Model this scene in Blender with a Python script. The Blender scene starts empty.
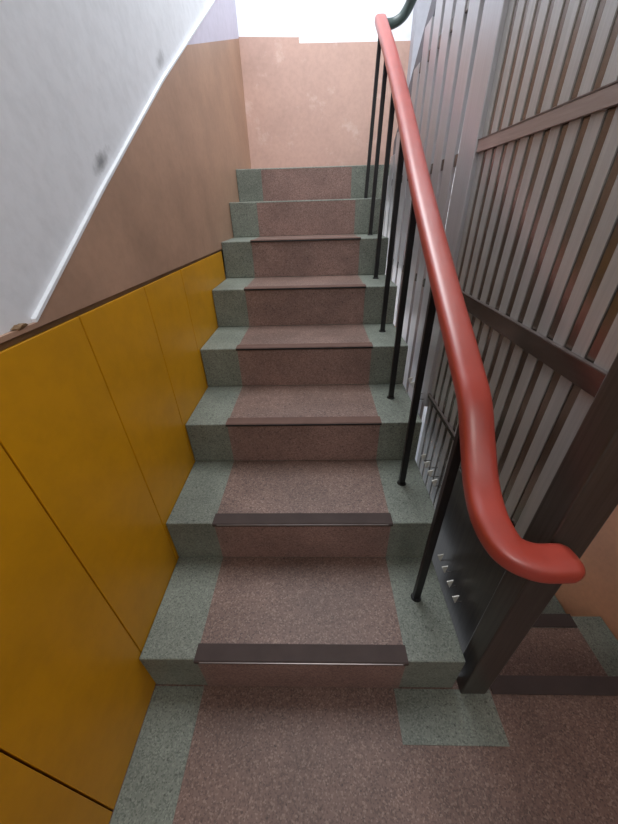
import bpy, bmesh, math
from mathutils import Vector, Matrix
S = bpy.context.scene
COL = S.collection

# ------------------------------------------------------------------ materials
def new_mat(name):
    m = bpy.data.materials.new(name); m.use_nodes = True
    nt = m.node_tree
    return m, nt, nt.nodes['Principled BSDF']

def lin(c):
    return tuple((x/12.92 if x <= .04045 else ((x+.055)/1.055)**2.4) for x in c) + (1.0,)

def coords(nt, scale=(1, 1, 1)):
    tc = nt.nodes.new('ShaderNodeNewGeometry')
    mp = nt.nodes.new('ShaderNodeMapping'); mp.inputs['Scale'].default_value = scale
    nt.links.new(tc.outputs['Position'], mp.inputs['Vector'])
    return mp.outputs['Vector']

def noise(nt, vec, scale, detail=4, rough=.55):
    n = nt.nodes.new('ShaderNodeTexNoise')
    n.inputs['Scale'].default_value = scale; n.inputs['Detail'].default_value = detail
    n.inputs['Roughness'].default_value = rough
    nt.links.new(vec, n.inputs['Vector'])
    return n.outputs['Fac']

def ramp(nt, fac, stops):
    r = nt.nodes.new('ShaderNodeValToRGB')
    el = r.color_ramp.elements
    while len(el) < len(stops): el.new(.5)
    for e, (p, c) in zip(el, stops):
        e.position = p; e.color = c
    nt.links.new(fac, r.inputs['Fac'])
    return r.outputs['Color']

def mix(nt, fac, a, b, mode='MIX'):
    n = nt.nodes.new('ShaderNodeMix'); n.data_type = 'RGBA'; n.blend_type = mode
    for sock, v in ((n.inputs[0], fac), (n.inputs[6], a), (n.inputs[7], b)):
        if hasattr(v, 'links') or hasattr(v, 'is_linked'): nt.links.new(v, sock)
        else: sock.default_value = v
    return n.outputs[2]

def bump(nt, bs, h, strength=.2, dist=.002):
    b = nt.nodes.new('ShaderNodeBump'); b.inputs['Strength'].default_value = strength
    b.inputs['Distance'].default_value = dist
    nt.links.new(h, b.inputs['Height']); nt.links.new(b.outputs['Normal'], bs.inputs['Normal'])

def terrazzo(name, base, dark, light, rough=.55, chips=300, soil=.35):
    m, nt, bs = new_mat(name)
    v = coords(nt)
    vo = nt.nodes.new('ShaderNodeTexVoronoi'); vo.inputs['Scale'].default_value = chips
    nt.links.new(v, vo.inputs['Vector'])
    sep = nt.nodes.new('ShaderNodeSeparateColor'); nt.links.new(vo.outputs['Color'], sep.inputs['Color'])
    c = ramp(nt, sep.outputs[0], [(0, lin(dark)), (.22, lin(dark)), (.3, lin(base)), (.8, lin(base)), (.9, lin(light)), (1, lin(light))])
    c = mix(nt, .45, lin(base), c)
    big = noise(nt, v, 5, 5, .6)
    dirt = ramp(nt, big, [(.3, (1-soil, 1-soil, 1-soil, 1)), (.65, (1, 1, 1, 1))])
    c = mix(nt, 1.0, c, dirt, 'MULTIPLY')
    spots = noise(nt, v, 140, 2, .5)
    pit = ramp(nt, spots, [(.30, (.35, .35, .33, 1)), (.37, (1, 1, 1, 1))])
    c = mix(nt, .8, c, pit, 'MULTIPLY')
    nt.links.new(c, bs.inputs['Base Color'])
    bs.inputs['Roughness'].default_value = rough
    bump(nt, bs, spots, .12, .001)
    return m

def plaster(name, base, var=.1, rough=.6, grain=60, bstr=.15, blot=None):
    m, nt, bs = new_mat(name)
    v = coords(nt)
    n1 = noise(nt, v, 3.5, 6, .62)
    b2 = tuple(max(0, x*(1-var)) for x in base); b3 = tuple(min(1, x*(1+var*.6)) for x in base)
    c = ramp(nt, n1, [(.3, lin(b2)), (.55, lin(base)), (.75, lin(b3))])
    n2 = noise(nt, v, grain, 3, .6)
    g = ramp(nt, n2, [(.3, (.86, .86, .86, 1)), (.6, (1, 1, 1, 1))])
    c = mix(nt, .6, c, g, 'MULTIPLY')
    if blot:
        n3 = noise(nt, v, 6, 8, .7)
        k = ramp(nt, n3, [(.56, (0, 0, 0, 1)), (.72, (1, 1, 1, 1))])
        c = mix(nt, k, c, lin(blot))
    nt.links.new(c, bs.inputs['Base Color']); bs.inputs['Roughness'].default_value = rough
    bump(nt, bs, n2, bstr, .002)
    return m

def paint(name, base, rough=.3, metal=0.0, var=.06, spec=.5):
    m, nt, bs = new_mat(name)
    v = coords(nt)
    n = noise(nt, v, 14, 5, .6)
    c = ramp(nt, n, [(.3, lin(tuple(x*(1-var) for x in base))), (.7, lin(tuple(min(1, x*(1+var)) for x in base)))])
    nt.links.new(c, bs.inputs['Base Color'])
    bs.inputs['Roughness'].default_value = rough; bs.inputs['Metallic'].default_value = metal
    bs.inputs['Specular IOR Level'].default_value = spec
    return m

def brushed(name, base, rough=.35, metal=.9, stretch=(60, 60, 1.5), var=.12):
    m, nt, bs = new_mat(name)
    v = coords(nt, stretch)
    n = noise(nt, v, 3, 4, .6)
    c = ramp(nt, n, [(.3, lin(tuple(x*(1-var) for x in base))), (.7, lin(tuple(min(1, x*(1+var)) for x in base)))])
    nt.links.new(c, bs.inputs['Base Color'])
    bs.inputs['Roughness'].default_value = rough; bs.inputs['Metallic'].default_value = metal
    return m

M_PURPLE = terrazzo('purple_terrazzo', (.475, .378, .34), (.27, .205, .18), (.66, .57, .52))
M_PRISER = terrazzo('purple_terrazzo_riser_lit', (.55, .44, .405), (.32, .24, .22), (.66, .57, .53))  # same terrazzo, lightened for the frontal light on the risers
M_GREEN = terrazzo('green_terrazzo', (.475, .50, .458), (.28, .305, .275), (.60, .625, .575), chips=320)
M_STRIP = paint('worn_nosing_metal', (.27, .23, .22), .75, 0, .06, .2)
M_STRIPW = paint('worn_nosing_brown', (.40, .315, .285), .8, 0, .06, .15)
M_GLINT = paint('edge_highlight', (.42, .385, .37), .3, .5)  # pale metal for highlights put in along nosing and rail edges
M_TERRA = plaster('terracotta_plaster', (.69, .55, .455), .09, .45)
M_TERRAB = plaster('salmon_stippled_plaster', (.74, .605, .55), .06, .55, 40, .2, blot=(.80, .69, .65))
M_WHITE = plaster('white_plaster', (.90, .91, .93), .02, .6, 30, .08)
M_COOL = plaster('cool_white_plaster', (.89, .90, .915), .015, .6, 30, .05)
def stains(m, spots):                       # grimy scuffs with a place of their own
    nt = m.node_tree; bs = nt.nodes['Principled BSDF']
    src = bs.inputs['Base Color'].links[0].from_socket
    v = coords(nt)
    nz = noise(nt, v, 22, 5, .7)
    for (y, z, ry, rz, k) in spots:
        mp = nt.nodes.new('ShaderNodeMapping'); mp.vector_type = 'TEXTURE'
        mp.inputs['Location'].default_value = (0, y, z); mp.inputs['Scale'].default_value = (1e3, ry, rz)
        mp.inputs['Rotation'].default_value = (math.radians(30), 0, 0)
        nt.links.new(v, mp.inputs['Vector'])
        ln = nt.nodes.new('ShaderNodeVectorMath'); ln.operation = 'LENGTH'; nt.links.new(mp.outputs['Vector'], ln.inputs[0])
        ad = nt.nodes.new('ShaderNodeMath'); ad.operation = 'ADD'
        nt.links.new(ln.outputs['Value'], ad.inputs[0]); nt.links.new(nz, ad.inputs[1])
        fac = ramp(nt, ad.outputs[0], [(.55, (k, k, k, 1)), (1.0, (0, 0, 0, 1))])
        src = mix(nt, fac, src, lin((.36, .37, .38)))
    nt.links.new(src, bs.inputs['Base Color'])
stains(M_COOL, [(.90, 1.245, .13, .035, .75), (1.44, 1.555, .11, .04, .55), (2.2, 1.97, .12, .04, .6)])
M_LILAC = plaster('lilac_white_plaster', (.79, .77, .83), .02, .6, 30, .08)
M_GREYP = plaster('grey_plaster', (.66, .66, .69), .05, .6, 30, .08)
M_YELLOW = plaster('yellow_painted_board', (.81, .575, .01), .05, .42, 20, .05)
M_BROWN = plaster('brown_painted_edge', (.50, .38, .24), .12, .6, 30, .15)
M_JOINT = paint('dark_joint', (.16, .10, .04), .8)
M_RED = paint('red_plastic_rail', (.61, .225, .175), .36, 0, .04, .9)
M_BLACK = paint('black_painted_steel', (.07, .07, .075), .42)
M_BEND = paint('dark_green_steel', (.26, .31, .30), .35)
M_SLAT = brushed('grey_steel_slat', (.67, .665, .655), .38, .45, (60, 60, 1.5), .05)
M_SLATB = brushed('pale_steel_slat', (.70, .70, .715), .32, .45, (60, 60, 1.5), .04)
M_RAIL = brushed('brown_grey_steel', (.44, .41, .385), .24, .85, (60, 4, 60), .06)
M_RAILP = brushed('pale_rail', (.60, .555, .535), .35, .5, (60, 4, 60), .06)
M_SHEET = brushed('bronze_sheet', (.52, .49, .455), .24, .9, (8, 8, 3), .08)
M_POST = brushed('dark_steel_post', (.32, .295, .275), .34, .6)
M_GAPLIGHT = paint('white_gap_light', (.88, .88, .85), .4)
M_STRING = paint('dark_grey_stringer', (.36, .37, .40), .5)

# ------------------------------------------------------------------ helpers
def link(name, bm, mats, parent=None, bevel=0, smooth=False):
    me = bpy.data.meshes.new(name)
    bmesh.ops.recalc_face_normals(bm, faces=bm.faces)
    bm.to_mesh(me); bm.free()
    if not isinstance(mats, (list, tuple)): mats = [mats]
    for m in mats: me.materials.append(m)
    if smooth:
        for p in me.polygons: p.use_smooth = True
    o = bpy.data.objects.new(name, me); COL.objects.link(o)
    if parent is not None:
        o.parent = parent
        o.matrix_parent_inverse = Matrix.Translation(parent_world(parent)).inverted()
    if bevel:
        b = o.modifiers.new('bevel', 'BEVEL'); b.width = bevel; b.segments = 2; b.limit_method = 'ANGLE'
    return o

def parent_world(p):                         # meshes are built in world coordinates; only Empties carry a location
    return p.location if p.type == 'EMPTY' else Vector((0, 0, 0))

def thing(name, label, cat, loc=(0, 0, 0), group=None):
    o = bpy.data.objects.new(name, None); COL.objects.link(o)
    o.location = loc; o.empty_display_size = .1
    return tag(o, label, cat, group)

def tag(o, label, cat, group=None):
    o['label'] = label; o['category'] = cat
    if group: o['group'] = group
    return o

def struct(o):
    o['kind'] = 'structure'; return o

def box(bm, x0, x1, y0, y1, z0, z1, mi=0):
    vs = [bm.verts.new((x, y, z)) for x in (x0, x1) for y in (y0, y1) for z in (z0, z1)]
    for f in ((0, 1, 3, 2), (4, 6, 7, 5), (0, 4, 5, 1), (2, 3, 7, 6), (0, 2, 6, 4), (1, 5, 7, 3)):
        bm.faces.new([vs[i] for i in f]).material_index = mi

def boxbm(*a):
    bm = bmesh.new(); box(bm, *a); return bm

def prism_x(bm, pts, x0, x1, mi=0):           # (y, z) outline extruded along x
    a = [bm.verts.new((x0, y, z)) for y, z in pts]; b = [bm.verts.new((x1, y, z)) for y, z in pts]
    n = len(pts)
    fs = [bm.faces.new(a), bm.faces.new(b[::-1])]
    for i in range(n): fs.append(bm.faces.new((a[i], b[i], b[(i+1) % n], a[(i+1) % n])))
    for f in fs: f.material_index = mi
    return bm

def prism_y(bm, pts, y0, y1, mi=0):           # (x, z) outline extruded along y
    a = [bm.verts.new((x, y0, z)) for x, z in pts]; b = [bm.verts.new((x, y1, z)) for x, z in pts]
    n = len(pts)
    fs = [bm.faces.new(a), bm.faces.new(b[::-1])]
    for i in range(n): fs.append(bm.faces.new((a[i], b[i], b[(i+1) % n], a[(i+1) % n])))
    for f in fs: f.material_index = mi
    return bm

def catmull(P, n=10):
    P = [Vector(p) for p in P]; out = []
    Q = [2*P[0]-P[1]] + P + [2*P[-1]-P[-2]]
    for i in range(1, len(Q)-2):
        p0, p1, p2, p3 = Q[i-1:i+3]
        t = [0]
        for a, b in ((p0, p1), (p1, p2), (p2, p3)): t.append(t[-1]+max(1e-6, (b-a).length)**.5)
        for k in range(n):
            u = t[1]+(t[2]-t[1])*k/n
            A1 = p0*((t[1]-u)/(t[1]-t[0]))+p1*((u-t[0])/(t[1]-t[0]))
            A2 = p1*((t[2]-u)/(t[2]-t[1]))+p2*((u-t[1])/(t[2]-t[1]))
            A3 = p2*((t[3]-u)/(t[3]-t[2]))+p3*((u-t[2])/(t[3]-t[2]))
            B1 = A1*((t[2]-u)/(t[2]-t[0]))+A2*((u-t[0])/(t[2]-t[0]))
            B2 = A2*((t[3]-u)/(t[3]-t[1]))+A3*((u-t[1])/(t[3]-t[1]))
            out.append(B1*((t[2]-u)/(t[2]-t[1]))+B2*((u-t[1])/(t[2]-t[1])))
    out.append(P[-1]); return out

def sweep(path, w, h, up=(0, 0, 1), seg=20, round_end=True, sq=2.6, scale=None):
    """sweep a super-elliptic section of width w and height h along path"""
    bm = bmesh.new(); rings = []
    n = len(path)
    T0 = (path[1]-path[0]).normalized()
    side = T0.cross(Vector(up)).normalized()
    for i, p in enumerate(path):
        T = (path[min(i+1, n-1)]-path[max(i-1, 0)]).normalized()
        side = (side - T*side.dot(T)).normalized()
        # keep the wide axis level
        lv = T.cross(Vector(up))
        if lv.length > .25: side = (side*.3+lv.normalized()*.7).normalized() if lv.dot(side) > 0 else side
        nz = side.cross(T).normalized()
        sc = 1 if scale is None else scale(i/(n-1))
        ring = []
        for k in range(seg):
            a = 2*math.pi*k/seg; c, s = math.cos(a), math.sin(a)
            cx = math.copysign(abs(c)**(2/sq), c)*w/2*sc; cz = math.copysign(abs(s)**(2/sq), s)*h/2*sc
            ring.append(bm.verts.new(p+side*cx+nz*cz))
        rings.append(ring)
    for a, b in zip(rings, rings[1:]):
        for k in range(seg): bm.faces.new((a[k], a[(k+1) % seg], b[(k+1) % seg], b[k]))
    for idx, sgn in ((0, -1), (-1, 1)):
        ring = rings[idx]
        T = (path[-1]-path[-2]).normalized() if sgn > 0 else (path[0]-path[1]).normalized()
        c = path[idx]; prev = ring
        if round_end:
            for q in (.45, .8):
                nr = [bm.verts.new(c+(v.co-c)*math.sqrt(1-q*q)+T*(h*.5*q)) for v in ring]
                for k in range(seg): bm.faces.new((prev[k], prev[(k+1) % seg], nr[(k+1) % seg], nr[k]))
                prev = nr
            tip = bm.verts.new(c+T*h*.5)
        else: tip = bm.verts.new(c)
        for k in range(seg): bm.faces.new((prev[k], prev[(k+1) % seg], tip))
    return bm

# ------------------------------------------------------------------ dimensions
R, D, Y0 = .17, .2904, .3594           # riser, tread depth, first riser
XL, XR = -.475, .368                   # stair ends
ML, MR = -.322, .218                   # purple inlay
N = 8
YL = Y0+(N-1)*D                        # landing edge
YB = 3.0                               # back wall
XW = 1.06                              # right wall of the neighbouring flight
YD, DD = .385, .25                      # edge and tread depth of the flight going down
XG = .42                               # grille plane

# ------------------------------------------------------------------ setting: floor
bm = bmesh.new()
box(bm, XL-.05, .45, -1.5, Y0+.03, -.2, 0)
box(bm, .45, XW, -1.5, YD, -.2, 0)
fl = struct(link('floor', bm, M_PURPLE))
def slabpiece(name, x0, x1, y0, y1, z, m, par, t=.0016):
    return link(name, boxbm(x0, x1, y0, y1, z, z+t), m, par)
slabpiece('green_border', XL+.001, ML-.012, -1.5, Y0-.002, 0, M_GREEN, fl)
slabpiece('green_patch', .205, .47, .245, Y0-.002, 0, M_GREEN, fl)

# ------------------------------------------------------------------ main staircase
st = thing('staircase', 'main flight of terrazzo steps with purple centre and green ends going up', 'staircase', (0, Y0, 0))
for k in range(N):
    y = Y0+k*D; z = (k+1)*R
    last = k == N-1
    yb = y+D if not last else YB-.005
    bm = bmesh.new()
    xr = XR if not last else XW
    xr2 = XR - .0015*k
    z0 = k*R if not last else k*R
    if last:
        box(bm, XL+.001, XW-.008, y, yb, z-.17, z)
    else:
        box(bm, XL+.001, xr2, y, yb+(.02 if k < N-2 else 0), z0 if k else .0025, z)
    stp = link('landing_step' if last else 'step', bm, M_GREEN, st, .004)
    # purple terrazzo insets
    link('tread_inlay', boxbm(ML, MR, y+.036, yb-.001, z-.004, z+.0012), M_PURPLE, stp)
    link('riser_inlay', boxbm(ML, MR, y-.0012, y+.004, z-R+.003, z-.006), M_PRISER, stp)
    if k > 5: continue
    # worn metal nosing
    bm = bmesh.new()
    prism_x(bm, [(y-.006, z-.007), (y-.006, z+.002), (y-.003, z+.005), (y+.036, z+.004), (y+.036, z), (y, z-.001), (y, z-.007)], ML-.004, MR+.004)
    ns = link('nosing_strip', bm, M_STRIP if k < 2 else M_STRIPW, stp)
    if k > 1: link('nosing_edge', boxbm(ML-.004, MR+.004, y-.0075, y-.0055, z-.0045, z+.0018), M_BLACK, ns)
    if k < 2: link('lip_highlight', boxbm(ML+.01, MR-.01, y-.0075, y-.0055, z-.0015, z+.0022), M_GLINT, ns)  # pale strip for the highlight on the two lowest nosings

# ------------------------------------------------------------------ left wall
LEDGE = [(-1.5, .997), (.537, .998), (.875, 1.197), (1.407, 1.499), (2.343, 1.994), (2.75, 2.215), (4.3, 3.2)]
bm = bmesh.new()
# terracotta dado: below the sloping ledge, paint line rising towards the landing
prism_x(bm, [(-1.5, .99), (3.05, .99), (3.05, 2.095), (1.745, 1.679), (1.407, 1.499), (.875, 1.197), (.537, .998), (-1.5, .997)], XL-.007, XL)
prism_x(bm, [(1.745, 1.679), (3.05, 2.095), (3.05, 3.2), (2.343+2.2, 3.2), (2.343, 1.994)][:2]+[(3.05, 2.38), (2.343, 1.994)], XL-.007, XL, 1)
wl = struct(link('wall_left', bm, [M_TERRA, M_LILAC]))
# white wall set back behind the ledge
bm = boxbm(XL-.09, XL-.0075, -1.5, 3.05, .99, 3.3)
struct(link('wall_left_upper', bm, M_COOL))
# sloping white ledge cap
bm = bmesh.new()
pts = [(.537, .998), (.875, 1.197), (1.407, 1.499), (2.343, 1.994), (3.05, 2.38)]
for (a, b), (c, d) in zip(pts, pts[1:]):
    prism_x(bm, [(a, b), (c, d), (c, d+.006), (a, b+.006)], XL-.0075, XL+.001)
struct(link('trim_1', bm, M_COOL))
# crumbled plaster at the ledge corner
bm = bmesh.new()
bmesh.ops.create_icosphere(bm, subdivisions=2, radius=.009)
for i, v in enumerate(bm.verts):
    v.co *= .75+.5*math.fmod(abs(math.sin(i*12.9898)*43758.5), 1)
    v.co = Vector((XL-.004+v.co.x*.6, .505+v.co.y*1.6, 1.0+v.co.z*.6))
struct(link('trim_2', bm, M_BROWN, wl))
# brown strip between boards and dado, and the rough wall behind the boards
bm = bmesh.new()
prism_x(bm, [(-1.5, .976), (3.05, .982), (3.05, .99), (-1.5, .99)], XL-.0172, XL-.005)
struct(link('trim_3', bm, M_BROWN))
bm = boxbm(XL-.09, XL-.0175, -1.5, 3.05, -.2, .985)
struct(link('wall_left_lower', bm, M_JOINT))
# yellow boards, each a thing
JY = [-.135, .13, .377, .641, .930, 1.215, 1.80]
PL = ['yellow board filling the bottom left corner beside the bare floor',
      'largest yellow board, running down to the floor just before the first step',
      'yellow board above the lowest step, under the lower tip of the white sloping edge',
      'yellow board whose foot meets the second step',
      'narrow yellow board whose foot meets the third step',
      'farthest yellow board, tapering out against the fourth and fifth steps']
for i in range(6):
    y0, y1 = JY[i]+.0017, JY[i+1]-.0017
    def top(y): return .976+(y+1.5)/4.55*.006-.0005
    bm = bmesh.new()
    prism_x(bm, [(y0, .002), (y1, .002), (y1, top(y1)), (y0, top(y0))], XL-.016, XL-.0005)
    b = link('painted_board', bm, M_YELLOW, None, .0012)
    tag(b, PL[i], 'board', 'yellow boards along the left wall')

# ------------------------------------------------------------------ back wall, right wall, rear
bm = bmesh.new()
box(bm, XL-.09, XW+.05, YB, YB+.1, -1.6, 3.3, 0)
wb = struct(link('wall_back', bm, M_WHITE))
bm = bmesh.new()
prism_y(bm, [(XL, 1.36), (.66, 1.36), (.66, 2.035), (-.09, 2.045), (-.093, 2.075), (-.10, 2.072), (XL, 2.085)], YB-.004, YB)
struct(link('dado', bm, M_TERRAB, wb))
bm = boxbm(.615, .76, YB-.10, YB, 1.36, 3.3)
struct(link('wall_pier', bm, M_GREYP))
bm = bmesh.new()
box(bm, XW, XW+.1, -1.5, YB, -1.6, 3.3)
wr = struct(link('wall_right', bm, M_WHITE))
M_TERRA_LIT = plaster('terracotta_plaster_lit', (.80, .57, .43), .06, .5)  # terracotta lightened for the strong light on this wall
bm = bmesh.new()
prism_x(bm, [(-1.5, -.2), (Y0, -.2), (2.6, -1.5), (2.6, .5), (1.6, 1.0), (Y0, 1.25), (-1.5, 1.25)], XW-.006, XW)
struct(link('dado', bm, M_TERRA_LIT, wr))
struct(link('wall_rear', boxbm(XL-.09, XW+.1, -1.6, -1.5, -.2, 3.3), M_WHITE))
bm = bmesh.new()
for a in ((-.29, .79, 1.59, 1.64), (-.29, .79, 2.46, 2.51), (-.29, -.24, 1.64, 2.46), (.74, .79, 1.64, 2.46), (.235, .265, 1.64, 2.46)):
    box(bm, a[0], a[1], -1.4995, -1.45, a[2], a[3])
wn = struct(link('added_window_1', bm, M_WHITE))  # unseen frame and pane, made up around the rear fill
link('added_pane', boxbm(-.24, .74, -1.4985, -1.492, 1.64, 2.46), paint('pale_glass', (.80, .86, .90), .1), wn)
struct(link('ceiling', boxbm(XL-.09, XW+.1, -1.6, .35, 2.75, 2.87), M_WHITE))  # out of view, added to shade the near floor

# ------------------------------------------------------------------ flight going down beyond the grille
dn = thing('staircase', 'purple and green flight going down beyond the dark grille post', 'staircase', (.75, Y0, 0))
for k in range(6):
    y = YD+k*DD; z = -(k+1)*R
    stp = link('step', boxbm(.455, XW-.007, y, y+DD, z-.17, z), M_GREEN, dn, .004)
    link('tread_inlay', boxbm(.53, .94, y+.004, y+DD-.042, z-.004, z+.0012), M_PURPLE, stp)
    link('nosing_strip', boxbm(.53, .94, y+DD-.04, y+DD+.005, z-.004, z+.004), M_STRIP, stp)
link('nosing_strip', boxbm(.475, XW-.01, YD-.037, YD+.005, -.006, .004), M_STRIP, dn)

# ------------------------------------------------------------------ flight going up from the landing, above the down flight
up = thing('staircase', 'upper flight rising towards the viewer behind the top of the grille', 'staircase', (.75, YL, N*R))
for k in range(8):
    y1 = YL-k*.25; z = N*R+(k+1)*R
    link('step', boxbm(.50, XW-.001, y1-.25, y1, z-R, z), M_GREEN, up)
bm = bmesh.new()
prism_x(bm, [(2.38, 1.20), (2.38, 1.36), (2.38-.25*8, 1.36+R*8), (2.38-.25*8, 1.20+R*8)], .50, XW-.001)
link('soffit', bm, M_WHITE, up)
bm = bmesh.new()
prism_x(bm, [(2.385, 1.37), (2.385, 1.46), (1.0, 1.457+1.385*.70), (1.0, 1.367+1.385*.70)], .452, .50)
link('stringer', bm, M_STRING, up)

# ------------------------------------------------------------------ stair railing
rl = thing('stair_railing', 'red plastic handrail on thin black balusters, curling at its lower end', 'railing', (.29, Y0+.16, R))
PATH = [(.334, 2.40, 1.935), (.329, 1.937, 1.669), (.318, 1.541, 1.437), (.300, 1.113, 1.187), (.294, .799, 1.003),
        (.292, .582, .876), (.292, .525, .838), (.293, .475, .775), (.290, .42, .722), (.289, .365, .696), (.304, .327, .678), (.340, .313, .667), (.392, .314, .662)]
hr = link('handrail', sweep(catmull(PATH, 10),   .057, .041, sq=3.2, seg=32), M_RED, rl, 0, True)
BEND = [(.337, 2.40, 1.93), (.36, 2.43, 1.93), (.405, 2.44, 1.935), (.45, 2.43, 1.955), (.485, 2.38, 2.01), (.495, 2.25, 2.12)]
link('handrail_bend', sweep(catmull(BEND, 8),   .046, .04, seg=14), M_BEND, rl, 0, True)
def rail_z(y): return .84+.585*(y-.52)
for k in range(7):
    y = .521+k*.2975; x = .284+.0025*k; z0 = (k+1)*R
    zt = rail_z(y)-.018
    w = .0095; d = w*.8
    xt = .2925+max(0, y-1.0)*.031-.008            # leans in under the rail
    bm = bmesh.new()
    va = [bm.verts.new((x+sx*w, y+sy*d, z0+.0005)) for sx, sy in ((-1, -1), (1, -1), (1, 1), (-1, 1))]
    vb = [bm.verts.new((xt+sx*w, y+sy*d, zt+sy*d*.585)) for sx, sy in ((-1, -1), (1, -1), (1, 1), (-1, 1))]
    bm.faces.new(va[::-1]); bm.faces.new(vb)
    for q in range(4): bm.faces.new((va[q], va[(q+1) % 4], vb[(q+1) % 4], vb[q]))
    b = link('baluster', bm, M_BLACK, rl, .0015)
    bm = bmesh.new()
    bmesh.ops.create_cone(bm, cap_ends=True, segments=20, radius1=.0155, radius2=.013, depth=.005,
                          matrix=Matrix.Translation((x, y, z0+.0026)))
    link('foot_flange', bm, M_BLACK, b)

# ------------------------------------------------------------------ grille
LV = [.165, .525, .895, 1.262, 1.612, 1.98]
gr = thing('metal_grille', 'near grille bay of grey slats on a dark bronze sheet and dark post', 'grille', (XG, .37, 0))
link('backing_sheet', boxbm(XG+.0022, XG+.006, .40, 1.06, .004, 2.74), M_SHEET, gr)
y = .4475; i = 0
while y < 1.05:
    b = link('slat', boxbm(XG, XG+.0035, y-.0145, y+.0145, .004, 2.74), M_SLAT, gr)
    y += .05
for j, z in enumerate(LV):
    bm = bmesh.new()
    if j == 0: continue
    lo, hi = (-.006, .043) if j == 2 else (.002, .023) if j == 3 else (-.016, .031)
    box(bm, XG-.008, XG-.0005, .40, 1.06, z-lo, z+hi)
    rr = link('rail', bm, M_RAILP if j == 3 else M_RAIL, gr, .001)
    link('rail_highlight', boxbm(XG-.009, XG-.0005, .40, 1.06, z+hi, z+hi+.0022), M_GLINT, rr)  # pale strip for the highlight on the rail's top edge
bm = bmesh.new()
box(bm, 386e-3, .455, .347, .40, .002, 2.74)
link('post', bm, M_POST, gr, .003)
bm = bmesh.new()
box(bm, XG-.012, XG+.02, 1.06, 1.098, .5, 2.74)
link('stile', bm, M_SLATB, gr, .002)
link('shade_plate', boxbm(XG-.012, XG-.001, .402, .72, .004, .50), M_POST, gr, .001)  # dark plate added for the shade over the lower slats

gf = thing('metal_grille', 'far open grille bay of broad pale slats beside the upper steps', 'grille', (XG, 1.55, .6))
y = 1.158
while y < 2.34:
    zb = .175+.585*(y-.53)-.3
    zt = min(2.74, 1.30+(2.37-y)*.70-.03)
    link('slat', boxbm(XG-.004, XG+.008, y-.042, y+.042, zb, zt), M_SLATB, gf, .0015)
    y += .117
for z in LV[2:5]:
    ye = min(2.2, 2.37-(z+.06-1.30)/.7)
    link('rail', boxbm(XG-.001, XG+.016, 1.098, ye, z-.016, z+.014), M_RAIL, gf, .0015)
# white triangles standing for light seen through gaps at the stair edge
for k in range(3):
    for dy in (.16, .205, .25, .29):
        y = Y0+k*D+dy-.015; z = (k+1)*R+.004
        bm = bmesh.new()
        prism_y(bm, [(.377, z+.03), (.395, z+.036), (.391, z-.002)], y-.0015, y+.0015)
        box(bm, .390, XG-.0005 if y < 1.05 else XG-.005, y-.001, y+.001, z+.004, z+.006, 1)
        link('gap_light', bm, [M_GAPLIGHT, M_POST], gr if y < 1.09 else gf)

# ------------------------------------------------------------------ light: stairwell daylight from above the landing, added fills behind and below
def area(name, loc, rot, sx, sy, power, col):
    l = bpy.data.lights.new(name, 'AREA'); l.shape = 'RECTANGLE'; l.size = sx; l.size_y = sy
    l.energy = power; l.color = col
    o = bpy.data.objects.new(name, l); COL.objects.link(o); o.location = loc; o.rotation_euler = rot
    return o
area('stairwell_daylight', (.0, 1.7, 3.2), (math.radians(10), 0, 0),   .9, 1.6, 52, (.93, .96, 1.0))
area('rear_fill', (.25, -1.43, 2.05), (math.radians(82), 0, 0), 1.0, .8, 14, (1.0, .94, .88))  # fill added behind the camera to light the risers
area('lower_landing_fill', (.78, 2.2, .2), (math.radians(125), 0, 0), .4, .3, 32, (1, 1, 1))  # fill added to whiten what shows between the far slats

w = bpy.data.worlds.new('world'); S.world = w; w.use_nodes = True
bg = w.node_tree.nodes['Background']; bg.inputs['Color'].default_value = (.85, .92, 1, 1); bg.inputs['Strength'].default_value = .5

# ------------------------------------------------------------------ camera
f, pitch, h, yaw, roll = 322.7357, .5617, 1.1497, .0322, -.0288
cd = bpy.data.cameras.new('camera'); cam = bpy.data.objects.new('camera', cd); COL.objects.link(cam)
cd.sensor_fit = 'VERTICAL'; cd.sensor_height = 36; cd.lens = f/824*36; cd.clip_start = .02
cam.matrix_world = Matrix.Translation((0, 0, h)) @ (Matrix.Rotation(yaw, 4, 'Z') @ Matrix.Rotation(math.pi/2-pitch, 4, 'X') @ Matrix.Rotation(roll, 4, 'Z'))
S.camera = cam

S.view_settings.view_transform = 'Standard'; S.view_settings.look = 'None'
S.view_settings.gamma = 1; S.view_settings.exposure = 0
